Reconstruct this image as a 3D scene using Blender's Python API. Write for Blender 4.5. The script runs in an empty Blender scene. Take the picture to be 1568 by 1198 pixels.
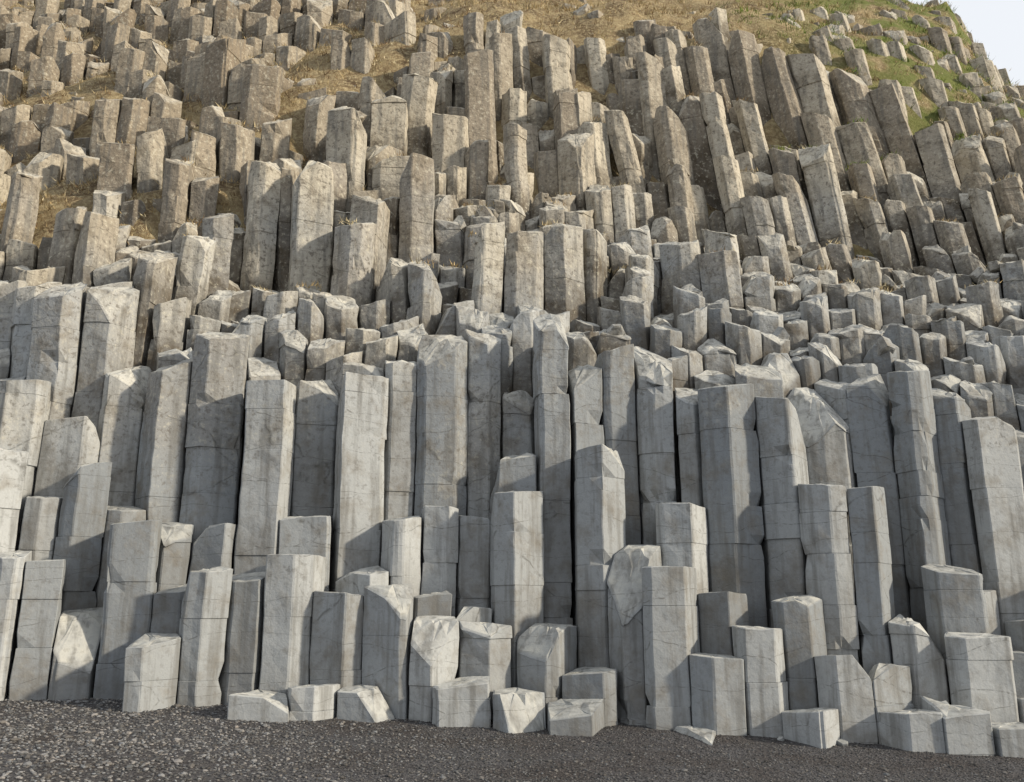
import bpy, math, random
import numpy as np
from mathutils import Vector, Matrix, Euler, noise
random.seed(11); np.random.seed(11)
S=bpy.context.scene
S.view_settings.view_transform='Standard'; S.view_settings.look='None'; S.view_settings.exposure=0

# ---------- camera and image-pixel mapping -------------
CZ=1.7; F=1358.0; TH=math.radians(13.7); ct,st=math.cos(TH),math.sin(TH)
def tanz(b):
    cy=(599-b)/F; return (st+cy*ct)/(ct-cy*st)
def hz(b,D): return CZ+D*tanz(b)
def ab(x,D,z):
    dz=z-CZ; w=D*ct+dz*st
    return 784+F*x/w, 599-F*(-D*st+dz*ct)/w
def xof(a,b,D):
    cy=(599-b)/F; return (a-784)/F*D/(ct-cy*st)
def sm(a,b,x):
    t=max(0,min(1,(x-a)/(b-a))); return t*t*(3-2*t)
def lean(x,z):   # how far a column has leaned sideways at height z
    return 0.16*sm(-1,9,x)*max(0,z-9.0)
def ground_z(x,y):
    xx=max(-14,min(14,x))
    return 0.05-0.043*xx+0.05*noise.noise(Vector((x*.35,y*.35,0)))+0.02*noise.noise(Vector((x*1.7,y*1.7,4)))+0.12*sm(11.2,13.5,y)

DL=[12.5,13.0,13.6,14.2,14.8,15.4,16,17.2,18.5,20,21,22,23,25,28,32]
PROF={
-300:[1190,900,820,700,600,470,440,390,330,280,240,210,180,120,60,-20],
0:[1190,930,850,700,590,470,445,400,340,290,250,215,180,120,60,-20],
200:[1200,1010,900,740,580,460,430,385,290,240,200,165,135,90,40,-30],
400:[1210,1070,900,770,590,520,485,450,280,240,165,140,115,60,5,-50],
600:[1210,1050,930,760,580,530,485,450,330,250,180,140,90,40,0,-50],
800:[1220,1090,990,860,600,510,480,455,350,300,215,110,60,38,18,-30],
1000:[1230,1120,1060,860,640,550,500,440,390,350,235,110,70,40,15,-30],
1200:[1230,1110,1010,810,620,570,520,470,420,360,260,150,80,40,0,-40],
1400:[1230,1110,1010,890,620,580,540,480,430,380,300,210,140,75,10,10],
1450:[1230,1110,1010,890,640,590,545,480,430,375,310,225,160,85,5,70],
1500:[1230,1110,1010,870,660,595,550,485,425,370,305,225,170,115,85,150],
1568:[1235,1110,1000,850,690,600,560,490,420,360,300,240,195,165,150,235],
1800:[1240,1110,1000,850,690,600,560,490,420,370,330,290,260,240,230,300]}
PK=sorted(PROF); PM=np.array([PROF[k] for k in PK],float)
def table_b(a,D):
    D=max(12.5,min(32,D))
    i=0
    while i<len(DL)-2 and D>DL[i+1]: i+=1
    f=(D-DL[i])/(DL[i+1]-DL[i])
    col=PM[:,i]*(1-f)+PM[:,i+1]*f
    return float(np.interp(a,PK,col))
def table_z(x,D):
    Dq=min(D,32)
    z=5.0
    for _ in range(4):
        a,_b=ab(x,Dq,z); z=hz(table_b(a,Dq),Dq)
    if D>32: z=z-(D-32)*0.05
    return z

# individual columns in image coordinates: pixel x, pixel y of top, assumed depth
KEYS=[(20,850,13.15),(70,860,13.3),(140,712,13.9),(212,800,13.6),(240,980,12.9),(165,942,13.25),(125,940,13.5),(320,872,13.2),(375,885,13.6),(455,852,13.6),
(522,910,13.5),(602,897,13.3),(667,950,13.25),(735,955,13.45),(410,1065,12.8),(472,1052,12.95),(785,755,14.0),(842,960,13.5),(928,690,14.1),
(712,1045,12.85),(792,1062,12.85),(880,1080,12.85),(892,1030,13.3),(1035,775,14.0),(975,840,13.65),(1030,870,13.3),(1110,910,13.6),
(1090,1005,13.05),(1160,962,13.2),(1215,918,13.35),(1280,1005,13.0),(1350,1018,13.1),(1262,745,13.95),(1325,748,13.75),(1388,950,13.5),(1460,872,13.8),
(1500,975,13.05),(1455,1078,12.7),(1320,1090,12.7),(1240,1088,12.8),(960,1118,12.6),(1060,1122,12.6),(1540,1110,12.65),(1395,1090,12.75),
(8,690,13.6),(35,585,14.2),(100,445,14.9),(170,445,15.1),(20,440,15.5),(60,440,15.4),(338,515,14.6),(268,560,14.7),(200,567,14.9),(418,590,14.3),(482,585,14.8),
(555,578,14.4),(612,555,14.95),(680,520,14.8),(742,512,15.1),(795,600,15.1),(845,490,14.75),(893,560,14.8),(935,540,14.9),(1005,552,14.9),(1058,600,14.8),(1112,592,14.3),
(1190,612,14.3),(1245,608,14.9),(1150,560,15.1),(1330,580,14.9),(1388,570,14.5),(1450,600,14.95),(1512,640,14.5),(1562,700,14.3),(1285,590,15.2),
(240,395,15.9),(300,365,16.5),(340,330,16.9),(370,305,17.1),(407,250,17.8),(440,262,18.1),(480,250,17.5),(570,305,17.6),(535,345,17.0),(640,250,18.3),(650,405,16.5),(610,400,16.7),
(740,355,16.9),(800,358,16.9),(860,345,17.1),(905,352,17.6),(530,170,19.2),(590,150,20.2),(642,125,21),(690,180,20.4),(740,85,21.3),(790,200,19.9),
(800,48,22.6),(850,60,22.3),(912,60,22.8),(345,65,22),(400,105,21),(490,150,20.6),(560,65,23),(155,330,16.6),(110,320,16.9),(35,265,17.8),(190,225,18.7),
(1100,355,18.9),(1040,372,18.2),(1180,360,19.2),(1105,390,17.9),(1130,60,22.6),(1180,75,22.2),(1060,70,22.4),(990,90,21.8),(1230,90,22.3),(1300,110,22.4),(1360,140,22.2),
(880,205,20.6),(960,170,21),(1020,170,21.3),(1090,150,21.2),(1240,230,20.7),(1310,190,21.6),(1420,200,21.8),(1480,210,22),(920,290,20.1),(640,130,21.6),(480,30,24.5),(540,20,26),(620,40,24)]
seeds=[]
for a,b,D in KEYS:
    z=hz(b,D); xw=xof(a,b,D); x=xw
    for _ in range(6): x=xw+lean(x,z)
    if all((x-s[0])**2+(D-s[1])**2>0.40**2 for s in seeds): seeds.append([x,D,z,1,a,b])
nk=len(seeds)
KA=np.array([[s[0],s[1]] for s in seeds])
# rotated hexagonal packing of the remaining columns; thicker columns on the left-hand hillside
ra=math.radians(17); cr,sr=math.cos(ra),math.sin(ra)
def thick(x,y): return y>18.6 and x<-1.8-.12*(y-18.6)
for spr,zone in ((.575,False),(.70,True)):
    for j in range(-70,90):
        for i in range(-70,71):
            u=(i+.5*(j%2))*spr; v=j*spr*.87
            x=u*cr-v*sr; yy=12.5+u*sr+v*cr
            if not(12.3<yy<31): continue
            if thick(x,yy)!=zone: continue
            jt=.085 if not zone else .15
            x+=random.uniform(-jt,jt); yy+=random.uniform(-jt,jt)
            if abs(x)>.60*yy+4.5: continue
            if ((KA-[x,yy])**2).sum(1).min()>(.45 if not zone else .56)**2: seeds.append([x,yy,None,0,0,0])
for s in seeds:
    if s[3]: continue
    x,D=s[0],s[1]; z=5
    for _ in range(4):
        z=table_z(x-lean(x,z),D)
    a,b=ab(x-lean(x,z),D,z)
    amp=.25 if D<14 else .34 if D<15.2 else .32 if D<20 else .9 if D<23.6 else .5
    n=random.uniform(-1.5,1.0)*amp+noise.noise(Vector((x*.5,D*.5,2)))*amp*1.1
    if 13.8<D<15.0 and random.random()<.15: n-=random.uniform(.8,3.2)
    if D>18 and a<620:
        cl=noise.noise(Vector((x*.45,D*.45,7)))+.5*noise.noise(Vector((x*1.1,D*1.1,17)))
        n=random.uniform(.1,1.45)-.15 if random.random()<.68-cl*1.1 else -random.uniform(.1,.7)
    if D>23.6 and a>=620 and random.random()<.35: n-=.8
    if D<13.1: n=min(n,.3)
    z+=n
    a,b=ab(x-lean(x,z),D,z)
    for k in seeds[:nk]:
        if 0<k[1]-D<1.5 and abs(a-k[4])<32 and b<k[5]+60:
            b=k[5]+random.uniform(70,130); z=hz(b,D)
    s[2]=z
P=np.array([[s[0],s[1]] for s in seeds]); Z=np.array([s[2] for s in seeds])

def voronoi(i):
    c=P[i]; d=P-c; dd=(d**2).sum(1); idx=np.where((dd<3.4)&(dd>0))[0]; idx=idx[np.argsort(dd[idx])]
    B=.5 if not thick(c[0],c[1]) else .56
    poly=[(c[0]-B,c[1]-B),(c[0]+B,c[1]-B),(c[0]+B,c[1]+B),(c[0]-B,c[1]+B)]
    for j in idx[:16]:
        mx,my=(P[j]+c)/2; nx,ny=P[j]-c; L=math.hypot(nx,ny); nx/=L; ny/=L
        g=.004 if c[1]<15.5 else .012
        mx-=nx*g; my-=ny*g
        out=[]
        for q in range(len(poly)):
            p0=poly[q]; p1=poly[(q+1)%len(poly)]
            d0=(p0[0]-mx)*nx+(p0[1]-my)*ny; d1=(p1[0]-mx)*nx+(p1[1]-my)*ny
            if d0<=0: out.append(p0)
            if (d0<0<d1) or (d1<0<d0):
                t=d0/(d0-d1); out.append((p0[0]+t*(p1[0]-p0[0]),p0[1]+t*(p1[1]-p0[1])))
        poly=out
        if len(poly)<3: return None,idx
    return poly,idx

V=[];Fc=[];C=[]
N3=lambda x,y,z:noise.noise(Vector((x,y,z)))
for i in range(len(seeds)):
    x0,y0=P[i]; zt=Z[i]
    g=ground_z(x0,y0)
    if zt<g+.04 : continue
    poly,nb=voronoi(i)
    if not poly: continue
    q=[]
    for p in poly:
        if not q or math.hypot(p[0]-q[-1][0],p[1]-q[-1][1])>.07: q.append(p)
    if math.hypot(q[0][0]-q[-1][0],q[0][1]-q[-1][1])<.07: q.pop()
    poly=q; m=len(poly)
    if m<3: continue
    ring=[]
    for k in range(m):
        p=Vector(poly[k]); a=Vector(poly[k-1]); b=Vector(poly[(k+1)%m])
        ch=random.uniform(.007,.022)
        ring.append((p+(a-p).normalized()*ch,1)); ring.append((p+(b-p).normalized()*ch,1))
        e=(b-p); 
        mid=p+e*random.uniform(.4,.6); nrm=Vector((e.y,-e.x)).normalized()
        ring.append((mid+nrm*random.uniform(-.014,.010),0))
    n=len(ring)
    zb=min([Z[j] for j in nb]+[zt])-.8
    zb=max(zb,g-.5)
    if zt-zb<.5: zb=zt-.5
    D=y0
    # level below which soil tone and painted crevice shade darken the column
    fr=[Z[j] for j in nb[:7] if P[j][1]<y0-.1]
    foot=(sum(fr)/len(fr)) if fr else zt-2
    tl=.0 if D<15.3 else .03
    tx,ty=random.gauss(0,tl),random.gauss(0,tl)
    shrink=1-(random.uniform(0,.075) if D<15.5 else random.uniform(0,.06))
    if D<14.6: sy=random.uniform(-.08,.25); sx=random.uniform(-.12,.12)
    elif D<20.3: sy=random.uniform(.1,.75); sx=random.uniform(-.35,.35)
    else: sy=random.uniform(.0,.6); sx=random.uniform(-.35,.35)
    planes=[(sx,sy,0)]
    for _ in range(random.choice([0,0,1,1]) if D<14.6 else random.choice([0,1,1,2])):
        an=random.uniform(0,6.28); stp=random.uniform(.5,2.4); of=random.uniform(.05,.3)*max(.5,stp*.5)
        planes.append((-math.cos(an)*stp,-math.sin(an)*stp,of))
    rough=.6 if D<14.6 else 1.6
    def topz(px,py):
        z=min(zt+a*(px-x0)+b*(py-y0)+c for a,b,c in planes)
        return z+rough*(.03*N3(px*6,py*6,zt)+.016*N3(px*17,py*17,zt))
    tz=[topz(p.x,p.y) for p,_ in ring]
    tmax=max(tz)
    rings=[]; z=tmax
    jr=(.3,1.8) if D<15.5 else (.4,2.2)
    nextj=z-random.uniform(.15,1.3); z-=.1
    off=Vector((0,0)); sc=shrink
    rings.append((tmax,off.copy(),sc,{}))
    while z>zb:
        if z<=nextj:
            notch={}
            for k in range(n):
                if ring[k][1] and random.random()<.10: 
                    notch[k]=random.uniform(.015,.08)
                    kk=k+1 if k%3==0 else k-1      # take both verts of the arris
                    notch[kk%n]=notch[k]*random.uniform(.7,1.1)
            jd=random.choice([.995,.985,.975])
            rings.append((z+.006,off.copy(),sc,notch))
            rings.append((z,off.copy(),sc*jd,{k:v*.8 for k,v in notch.items()}))
            off=Vector((random.uniform(-.016,.016),random.uniform(-.018,.018))); sc=shrink+random.uniform(-.03,.015)
            nn={k:v*random.uniform(.0,.9) for k,v in notch.items()}
            rings.append((z-.006,off.copy(),sc,nn))
            nextj=z-random.uniform(*jr)
        else: rings.append((z,off.copy(),sc,{}))
        z-=random.uniform(.14,.26) if D<15.5 else random.uniform(.2,.36)
    rings.append((zb,off.copy(),sc,{}))
    base=len(V); tone=random.random(); R=len(rings); wob=random.random()*50
    t2=random.random()
    wa=1.1 if D<15.3 else 2.0
    for ri,(rz,of,s,notch) in enumerate(rings):
        dxw=.03*N3(wob,rz*.5,0); dyw=.03*N3(wob,rz*.5,9)
        for k in range(n):
            p=ring[k][0]
            zz=min(rz,tz[k]-.0015*ri)
            f=s-notch.get(k,0)/.3
            px=x0+(p.x-x0)*f+of.x+dxw; py=y0+(p.y-y0)*f+of.y+dyw
            w=wa*(.012*N3(px*3,py*3,zz*2.2)+.009*N3(px*8,py*8,zz*6))
            px+=w+tx*(zz-foot); py+=w*.8+ty*(zz-foot)
            px-=lean(x0,zz)
            soil_shade=(1-sm(foot-.1,foot+.6,zz))*(1 if D>15.3 else .4)
            V.append((px,py,zz)); C.append((tone,0.0,t2,soil_shade))
    for ri in range(R-1):
        o=base+ri*n
        for k in range(n):
            k2=(k+1)%n
            Fc.append((o+k,o+n+k,o+n+k2,o+k2))
    prev=base
    for f in (.93,.62,.3,0):
        o=len(V)
        ks=range(n) if f>0 else [0]
        f*=shrink
        for k in ks:
            p=ring[k][0]; px=x0+(p.x-x0)*f+random.uniform(-.012,.012); py=y0+(p.y-y0)*f+random.uniform(-.012,.012)
            zz=topz(px,py)+(.010 if f>.8 else random.uniform(-.01,.02))
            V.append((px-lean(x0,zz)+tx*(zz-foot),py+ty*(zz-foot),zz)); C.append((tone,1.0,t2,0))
        for k in range(n):
            k2=(k+1)%n
            if f>0: Fc.append((prev+k,prev+k2,o+k2,o+k))
            else: Fc.append((prev+k,prev+k2,o))
        prev=o

def mk(name,V,Fc,C=None,mat=None,smooth=False):
    me=bpy.data.meshes.new(name); me.from_pydata([tuple(map(float,v)) for v in V] if not isinstance(V,np.ndarray) else V.tolist(),[],Fc if not isinstance(Fc,np.ndarray) else Fc.tolist()); me.update()
    if C is not None:
        at=me.color_attributes.new("tone",'FLOAT_COLOR','POINT'); at.data.foreach_set("color",np.array(C,dtype=np.float32).ravel())
    if smooth: me.polygons.foreach_set("use_smooth",[True]*len(me.polygons))
    ob=bpy.data.objects.new(name,me); S.collection.objects.link(ob)
    if mat: me.materials.append(mat)
    return ob

# ---------------- materials ----------------
class NT:
    def __init__(s,name):
        s.m=bpy.data.materials.new(name); s.m.use_nodes=True; s.t=s.m.node_tree; s.b=s.t.nodes['Principled BSDF']
        s.b.inputs['Specular IOR Level'].default_value=.2
        s.pos=s.n('ShaderNodeNewGeometry').outputs['Position']
    def n(s,t,**k):
        nd=s.t.nodes.new(t)
        for a,v in k.items(): setattr(nd,a,v)
        return nd
    def l(s,a,b): s.t.links.new(a,b)
    def noise(s,scale,det=5,rough=.6,vec=None,dist=0):
        nd=s.n('ShaderNodeTexNoise'); nd.inputs['Scale'].default_value=scale; nd.inputs['Detail'].default_value=det; nd.inputs['Roughness'].default_value=rough; nd.inputs['Distortion'].default_value=dist
        s.l(vec or s.pos,nd.inputs['Vector']); return nd.outputs['Fac']
    def mp(s,scale):
        nd=s.n('ShaderNodeMapping'); nd.inputs['Scale'].default_value=scale; s.l(s.pos,nd.inputs['Vector']); return nd.outputs[0]
    def rng(s,v,a,b,c=0,d=1):
        nd=s.n('ShaderNodeMapRange'); s.l(v,nd.inputs[0])
        for i,q in zip((1,2,3,4),(a,b,c,d)): nd.inputs[i].default_value=q
        return nd.outputs[0]
    def mix(s,f,a,b,mode='MIX'):
        nd=s.n('ShaderNodeMix',data_type='RGBA',blend_type=mode)
        for inp,v in ((nd.inputs[0],f),(nd.inputs[6],a),(nd.inputs[7],b)):
            if isinstance(v,(int,float)): inp.default_value=v
            elif isinstance(v,tuple): inp.default_value=(*v,1)
            else: s.l(v,inp)
        return nd.outputs[2]
    def math(s,op,a,b=0):
        nd=s.n('ShaderNodeMath',operation=op)
        for inp,v in zip(nd.inputs,(a,b)):
            if isinstance(v,(int,float)): inp.default_value=v
            else: s.l(v,inp)
        return nd.outputs[0]
    def bump(s,h,st,dist,prev=None):
        nd=s.n('ShaderNodeBump'); nd.inputs['Strength'].default_value=st; nd.inputs['Distance'].default_value=dist; s.l(h,nd.inputs['Height'])
        if prev: s.l(prev,nd.inputs['Normal'])
        return nd.outputs[0]
    def attr(s):
        a=s.n('ShaderNodeVertexColor',layer_name='tone'); sp=s.n('ShaderNodeSeparateColor'); s.l(a.outputs[0],sp.inputs[0]); s.alpha=a.outputs[1]; return a.outputs[0],sp.outputs

m=NT('basalt'); _,at=m.attr()
sep=m.n('ShaderNodeSeparateXYZ'); m.l(m.pos,sep.inputs[0])
big=m.noise(.5,2); med=m.noise(2.5,4,.65); n11=m.noise(11,3,.65); fine=m.noise(34,2,.7)
base=m.mix(at[0],(.185,.202,.218),(.36,.375,.38))
zz=m.math('ADD',sep.outputs[2],m.rng(big,.3,.7,-2.5,2.5))
zz=m.math('ADD',zz,m.rng(sep.outputs[0],-9,3,2.0,0))
up=m.rng(zz,6,13)
warm=m.mix(at[2],(.215,.18,.135),(.45,.41,.33))
col=m.mix(m.math('MULTIPLY',up,.9),base,warm)
lf=m.math('MULTIPLY',m.rng(sep.outputs[0],-1,-7),m.rng(sep.outputs[2],10,14))
col=m.mix(m.math('MULTIPLY',lf,.5),col,(.17,.13,.085))
# brown iron / algae staining in patches
col=m.mix(m.math('MULTIPLY',m.rng(med,.5,.7,0,.65),m.rng(zz,2,9,.7,1)),col,(.15,.128,.095))
# soil and moss tone at the foot, with occlusion shade painted in
soil_shade=m.math('MULTIPLY',m.alpha,m.rng(med,.3,.6,.45,1))
col=m.mix(m.math('MULTIPLY',soil_shade,.85),col,(.06,.046,.03))
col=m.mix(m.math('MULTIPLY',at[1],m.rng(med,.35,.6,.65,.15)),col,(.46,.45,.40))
col=m.mix(m.math('MULTIPLY',m.rng(n11,.56,.66,0,.55),m.rng(zz,5,10,.10,1)),col,(.47,.45,.37))
col=m.mix(m.math('MULTIPLY',m.rng(n11,.45,.34,0,.7),m.rng(zz,3,9,.3,1)),col,(.09,.08,.066))
vs=m.noise(3,3,.6,m.mp((2.2,2.2,.2)))
col=m.mix(m.rng(vs,.5,.66,0,.55),col,(.115,.113,.105))
col=m.mix(m.math('MULTIPLY',m.rng(fine,.25,.75),m.rng(zz,3,9,.3,.6)),col,m.mix(1.0,col,(1.35,1.35,1.33),'MULTIPLY'))
wv=m.n('ShaderNodeTexVoronoi',feature='DISTANCE_TO_EDGE'); wv.inputs['Scale'].default_value=.7
wn=m.n('ShaderNodeTexNoise'); wn.inputs['Scale'].default_value=1.6; wn.inputs['Detail'].default_value=2; m.l(m.pos,wn.inputs['Vector'])
va=m.n('ShaderNodeVectorMath',operation='SCALE'); m.l(wn.outputs['Color'],va.inputs[0]); va.inputs['Scale'].default_value=.3
vb=m.n('ShaderNodeVectorMath',operation='ADD'); m.l(m.mp((.45,.45,2.4)),vb.inputs[0]); m.l(va.outputs[0],vb.inputs[1]); m.l(vb.outputs[0],wv.inputs['Vector'])
crack=m.math('MULTIPLY',m.rng(wv.outputs['Distance'],0,.010,1,0),m.rng(n11,.42,.56))
col=m.mix(m.math('MULTIPLY',crack,.6),col,(.05,.047,.04))
m.l(col,m.b.inputs['Base Color']); m.b.inputs['Roughness'].default_value=.88
h=m.math('ADD',m.math('MULTIPLY',med,.04),m.math('ADD',m.math('MULTIPLY',n11,.018),m.math('MULTIPLY',fine,.005)))
h=m.math('MULTIPLY',h,m.rng(sep.outputs[2],4,10,.45,1.3))
m.l(m.bump(h,.8,1.0),m.b.inputs['Normal']); BAS=m.m
cliff=mk('basalt_column_cliff',V,Fc,C,BAS)

# ---------------- fallen blocks on the ledges and at the foot ----------------
rv=[];rf=[];rc=[]
def block(cx,cy,cz,s):
    m=random.choice([5,6,6]); hh=random.uniform(.35,.9); R=Euler((random.gauss(0,.45),random.gauss(0,.45),random.uniform(0,6.28))).to_matrix()
    b=len(rv); t=random.random(); t2=random.random()
    ang=[2*math.pi*k/m+random.uniform(-.25,.25) for k in range(m)]; rr=[random.uniform(.8,1.1) for _ in range(m)]
    sl=(random.uniform(-.5,.5),random.uniform(-.5,.5))
    for lv,(zf,rf_) in enumerate([(-hh,.8),(-hh*.9,1),(hh*.85,1),(hh,.88)]):
        for k in range(m):
            v=Vector((math.cos(ang[k])*rr[k]*rf_,math.sin(ang[k])*rr[k]*rf_,0)); v.z=zf+(sl[0]*v.x+sl[1]*v.y if lv>1 else 0)+random.uniform(-.06,.06)
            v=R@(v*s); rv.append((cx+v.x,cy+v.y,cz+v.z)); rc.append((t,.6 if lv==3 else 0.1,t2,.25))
    for lv in range(3):
        for k in range(m):
            k2=(k+1)%m; rf.append((b+lv*m+k,b+lv*m+k2,b+(lv+1)*m+k2,b+(lv+1)*m+k))
    rf.append(tuple(b+3*m+k for k in range(m))); rf.append(tuple(b+m-1-k for k in range(m)))
for i in range(len(seeds)):
    x,y=P[i]; z=Z[i]
    if 15.6<y<20.8 and abs(x)<.62*y+1:
        a,b=ab(x,y,z)
        if random.random()<(.2 if a>620 else .07):
            block(x-lean(x,z)+random.uniform(-.2,.2),y+random.uniform(-.2,.3),z+random.uniform(-.16,.0),random.uniform(.1,.24))
for _ in range(8):
    x=random.uniform(0,8.5); yy=random.uniform(12.4,12.75)
    s=random.choice([.05,.08,.12,.18]); block(x,yy,ground_z(x,yy)+s*.15,s)
mk('fallen_basalt_blocks',rv,rf,rc,BAS)

m=NT('black_gravel'); vor=m.n('ShaderNodeTexVoronoi'); vor.inputs['Scale'].default_value=40; m.l(m.pos,vor.inputs['Vector'])
sc=m.n('ShaderNodeSeparateColor'); m.l(vor.outputs['Color'],sc.inputs[0])
c=m.mix(sc.outputs[0],(.03,.029,.032),(.10,.098,.10)); c=m.mix(m.rng(m.noise(.8,3),.4,.65),c,m.mix(1.0,c,(.75,.68,.62),'MULTIPLY'))
m.l(c,m.b.inputs['Base Color']); m.b.inputs['Roughness'].default_value=.8
m.l(m.bump(vor.outputs['Distance'],.8,.02),m.b.inputs['Normal']); GR=m.m
m=NT('pebble_stone'); ca,at=m.attr(); m.l(ca,m.b.inputs['Base Color']); m.b.inputs['Roughness'].default_value=.75; PB=m.m
m=NT('turf'); sep=m.n('ShaderNodeSeparateXYZ'); m.l(m.pos,sep.inputs[0])
c=m.mix(m.rng(m.noise(1.2,4),.35,.65),(.13,.088,.05),(.42,.325,.18)); c=m.mix(m.rng(m.noise(9,3,.7),.45,.7),c,(.54,.45,.27))
gx=m.math('MULTIPLY',m.rng(sep.outputs[0],7,12),m.rng(m.noise(.8,2),.38,.52)); c=m.mix(m.math('MULTIPLY',gx,.85),c,(.15,.19,.045))
m.l(c,m.b.inputs['Base Color']); m.b.inputs['Roughness'].default_value=.95
m.l(m.bump(m.noise(20,4,.75,m.mp((1.6,.8,.6))),1,.12),m.b.inputs['Normal']); TF=m.m
m=NT('dry_grass'); ca,at=m.attr(); m.l(ca,m.b.inputs['Base Color']); m.b.inputs['Roughness'].default_value=.8; DG=m.m

# ---------------- beach ----------------
def gridmesh(name,xs,ys,fz,mat,smooth=True):
    V=[(x,y,fz(x,y)) for y in ys for x in xs]; nx=len(xs)
    Fq=[(j*nx+i,j*nx+i+1,(j+1)*nx+i+1,(j+1)*nx+i) for j in range(len(ys)-1) for i in range(nx-1)]
    return mk(name,V,Fq,None,mat,smooth)
xs=[-600,-200,-80,-40,-25]+list(np.arange(-16,16.01,.16))+[25,40,80,200,600]
ys=[-600,-200,-60,-20,-5,2]+list(np.arange(6,14.01,.14))+[16,25,60,200,600]
gridmesh('gravel_beach',[float(q) for q in xs],[float(q) for q in ys],ground_z,GR)
t=(1+5**.5)/2
ico=np.array([(-1,t,0),(1,t,0),(-1,-t,0),(1,-t,0),(0,-1,t),(0,1,t),(0,-1,-t),(0,1,-t),(t,0,-1),(t,0,1),(-t,0,-1),(-t,0,1)],float)/1.9
icf=np.array([(0,11,5),(0,5,1),(0,1,7),(0,7,10),(0,10,11),(1,5,9),(5,11,4),(11,10,2),(10,7,6),(7,1,8),(3,9,4),(3,4,2),(3,2,6),(3,6,8),(3,8,9),(4,9,5),(2,4,11),(6,2,10),(8,6,7),(9,8,1)])
NP=28000; vs=[];cs=[]
for k in range(NP):
    y=7.5+6*random.random()**.8; x=random.uniform(-.62*y-1,.62*y+1)
    bigf=1-sm(-6,2,x)
    s=random.uniform(.006,.014)*(1+.6*bigf)*(2.0 if random.random()<.03 else 1)
    sc3=np.array([random.uniform(.8,1.5),random.uniform(.8,1.3),random.uniform(.45,.8)])*s
    v=ico*(1+np.random.uniform(-.18,.18,(12,1)))*sc3; an=random.random()*6.28; ca_,sa=math.cos(an),math.sin(an)
    v=np.stack([v[:,0]*ca_-v[:,1]*sa,v[:,0]*sa+v[:,1]*ca_,v[:,2]],1)+np.array([x,y,ground_z(x,y)+s*.25]); vs.append(v)
    g=random.choice([.04,.05,.06,.075,.1,.13])*(1+.7*bigf); w=random.uniform(-.05,.08); cs.append(np.tile([g*(1+w),g,g*(1-w),1],(12,1)))
fs=(icf[None]+np.arange(NP)[:,None,None]*12).reshape(-1,3)
mk('beach_pebbles',np.concatenate(vs),fs,np.concatenate(cs),PB)

# ---------------- turf slope ----------------
def toff(x,D,z):
    a,b=ab(x,D,z)
    left=1-sm(250,700,a)
    start=17.5*left+23.0*(1-left)
    o=-1.6+(1.7-.22*left)*sm(start-1.2,start+1.0,D)
    mid=sm(620,760,a)*(1-sm(1150,1300,a))
    o+=mid*.5*sm(23,25,D)+.45*noise.noise(Vector((x*.45,D*.45,7)))+.25*noise.noise(Vector((x*1.3,D*1.3,1)))
    o-=.3*sm(1380,1450,a)
    return o
def turfz(x,D):
    z=table_z(x,D)
    return z+toff(x,D,z)+.05*noise.noise(Vector((x*4,D*4,3)))
xs=list(np.arange(-26,26.01,.2)); ys=list(np.arange(16,34,.2))+[36,40,46,55,70]
gridmesh('grass_slope',[float(q) for q in xs],[float(q) for q in ys],turfz,TF)

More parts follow.
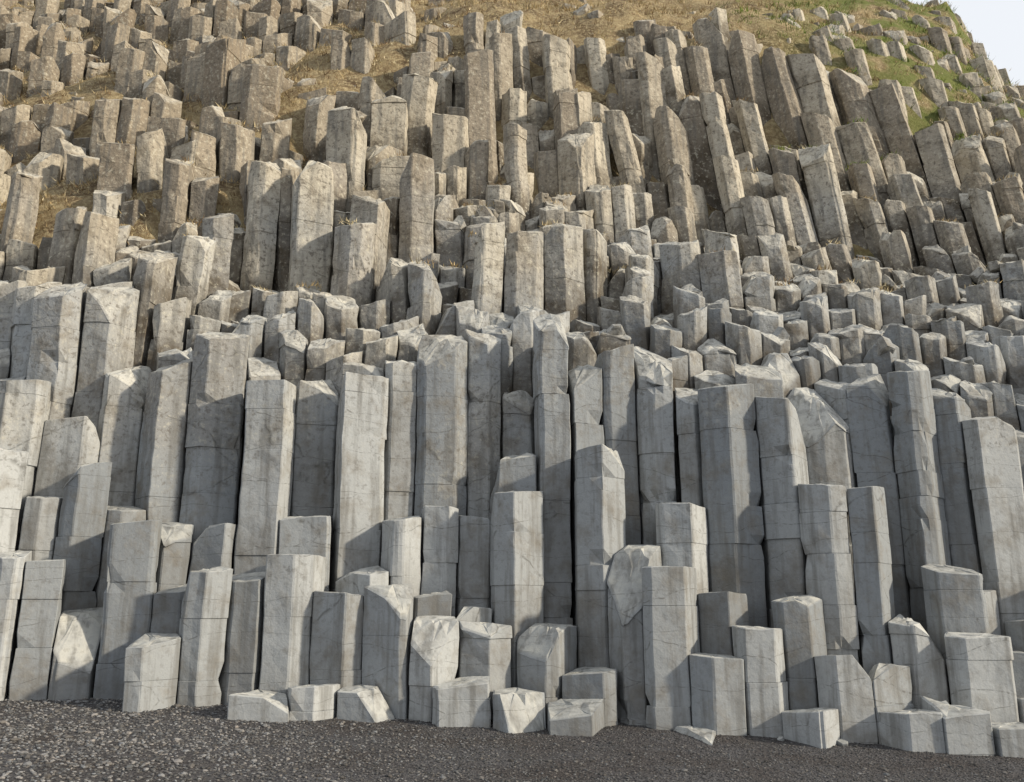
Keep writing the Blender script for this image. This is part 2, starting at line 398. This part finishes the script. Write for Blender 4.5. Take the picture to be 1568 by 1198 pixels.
gv=[];gc=[]
def clump(x,y,z,nb,L,green):
    b0=random.choice([(.5,.41,.24),(.42,.32,.17),(.58,.50,.32),(.26,.18,.1)]) 
    if green: b0=random.choice([(.15,.23,.04),(.24,.29,.07),(.12,.16,.04)])
    for _ in range(nb):
        px=x+random.gauss(0,.07); py=y+random.gauss(0,.07); l=L*random.uniform(.6,1.3); w=random.uniform(.008,.016)
        dx=random.gauss(0,.5)*l; dy=(random.gauss(-.45,.5))*l; dz=l*random.uniform(.1,.8)
        an=random.uniform(-1,1); wx,wy=math.cos(an)*w,math.sin(an)*w
        gv.extend([(px-wx,py-wy,z-.03),(px+wx,py+wy,z-.03),(px+dx,py+dy,z+dz)])
        q=random.uniform(.75,1.25); gc.extend([(b0[0]*q,b0[1]*q,b0[2]*q,1)]*3)
for k in range(9000):
    y=17+14*random.random(); x=random.uniform(-.62*y-1,.62*y+1); z0=table_z(x,y); o=toff(x,y,z0)
    if o<-.6: continue
    z=z0+o; gr=x>6.5 and noise.noise(Vector((x*.8,y*.8,z*.8)))>-.1 and random.random()<.8
    clump(x,y,z,9,random.uniform(.08,.2),gr)
for i in range(len(seeds)):
    x,y=P[i]; z=Z[i]
    if y<16.5 or z<8: continue
    xl=x-lean(x,z)
    a,b=ab(xl,y,z); pr=.5 if y>22.5 else (.4 if a<450 else .2)
    patch=a>1180 and b<260 and noise.noise(Vector((x*.6,y*.6,5)))>-.05
    if random.random()<pr or (patch and random.random()<.7):
        for _ in range(8 if patch else 4):
            px=xl+random.uniform(-.22,.22); py=y+random.uniform(-.15,.25); clump(px,py,z+.02,9,.12,patch and random.random()<.8)
gv=np.array(gv); mk('grass_tufts',gv,np.arange(len(gv)).reshape(-1,3),gc,DG)

# ---------------- light ----------------
sv=Vector((.86,-.30,.36)).normalized()
L=bpy.data.lights.new('sun','SUN'); L.energy=5.0; L.angle=math.radians(3); L.color=(1,.88,.70)
lo=bpy.data.objects.new('sun',L); lo.rotation_euler=sv.to_track_quat('Z','Y').to_euler(); S.collection.objects.link(lo)
W=bpy.data.worlds.new("World"); S.world=W; W.use_nodes=True; t=W.node_tree; bg=t.nodes['Background']
sk=t.nodes.new('ShaderNodeTexSky'); sk.sky_type='NISHITA'; sk.sun_disc=False; sk.sun_elevation=math.asin(sv.z); sk.sun_rotation=math.atan2(sv.x,sv.y); sk.dust_density=3
mx=t.nodes.new('ShaderNodeMix'); mx.data_type='RGBA'; mx.inputs[0].default_value=.8; mx.inputs[7].default_value=(10.6,10.9,11.3,1)
t.links.new(sk.outputs[0],mx.inputs[6]); t.links.new(mx.outputs[2],bg.inputs[0]); bg.inputs[1].default_value=.1

cam=bpy.data.cameras.new('camera'); cam.lens=F/1568*36; cam.sensor_width=36; cam.clip_end=2000
co=bpy.data.objects.new('camera',cam); co.location=(0,0,CZ); co.rotation_euler=(math.radians(90)+TH,0,0); S.collection.objects.link(co); S.camera=co
print('cols',len(seeds),'verts',len(V))
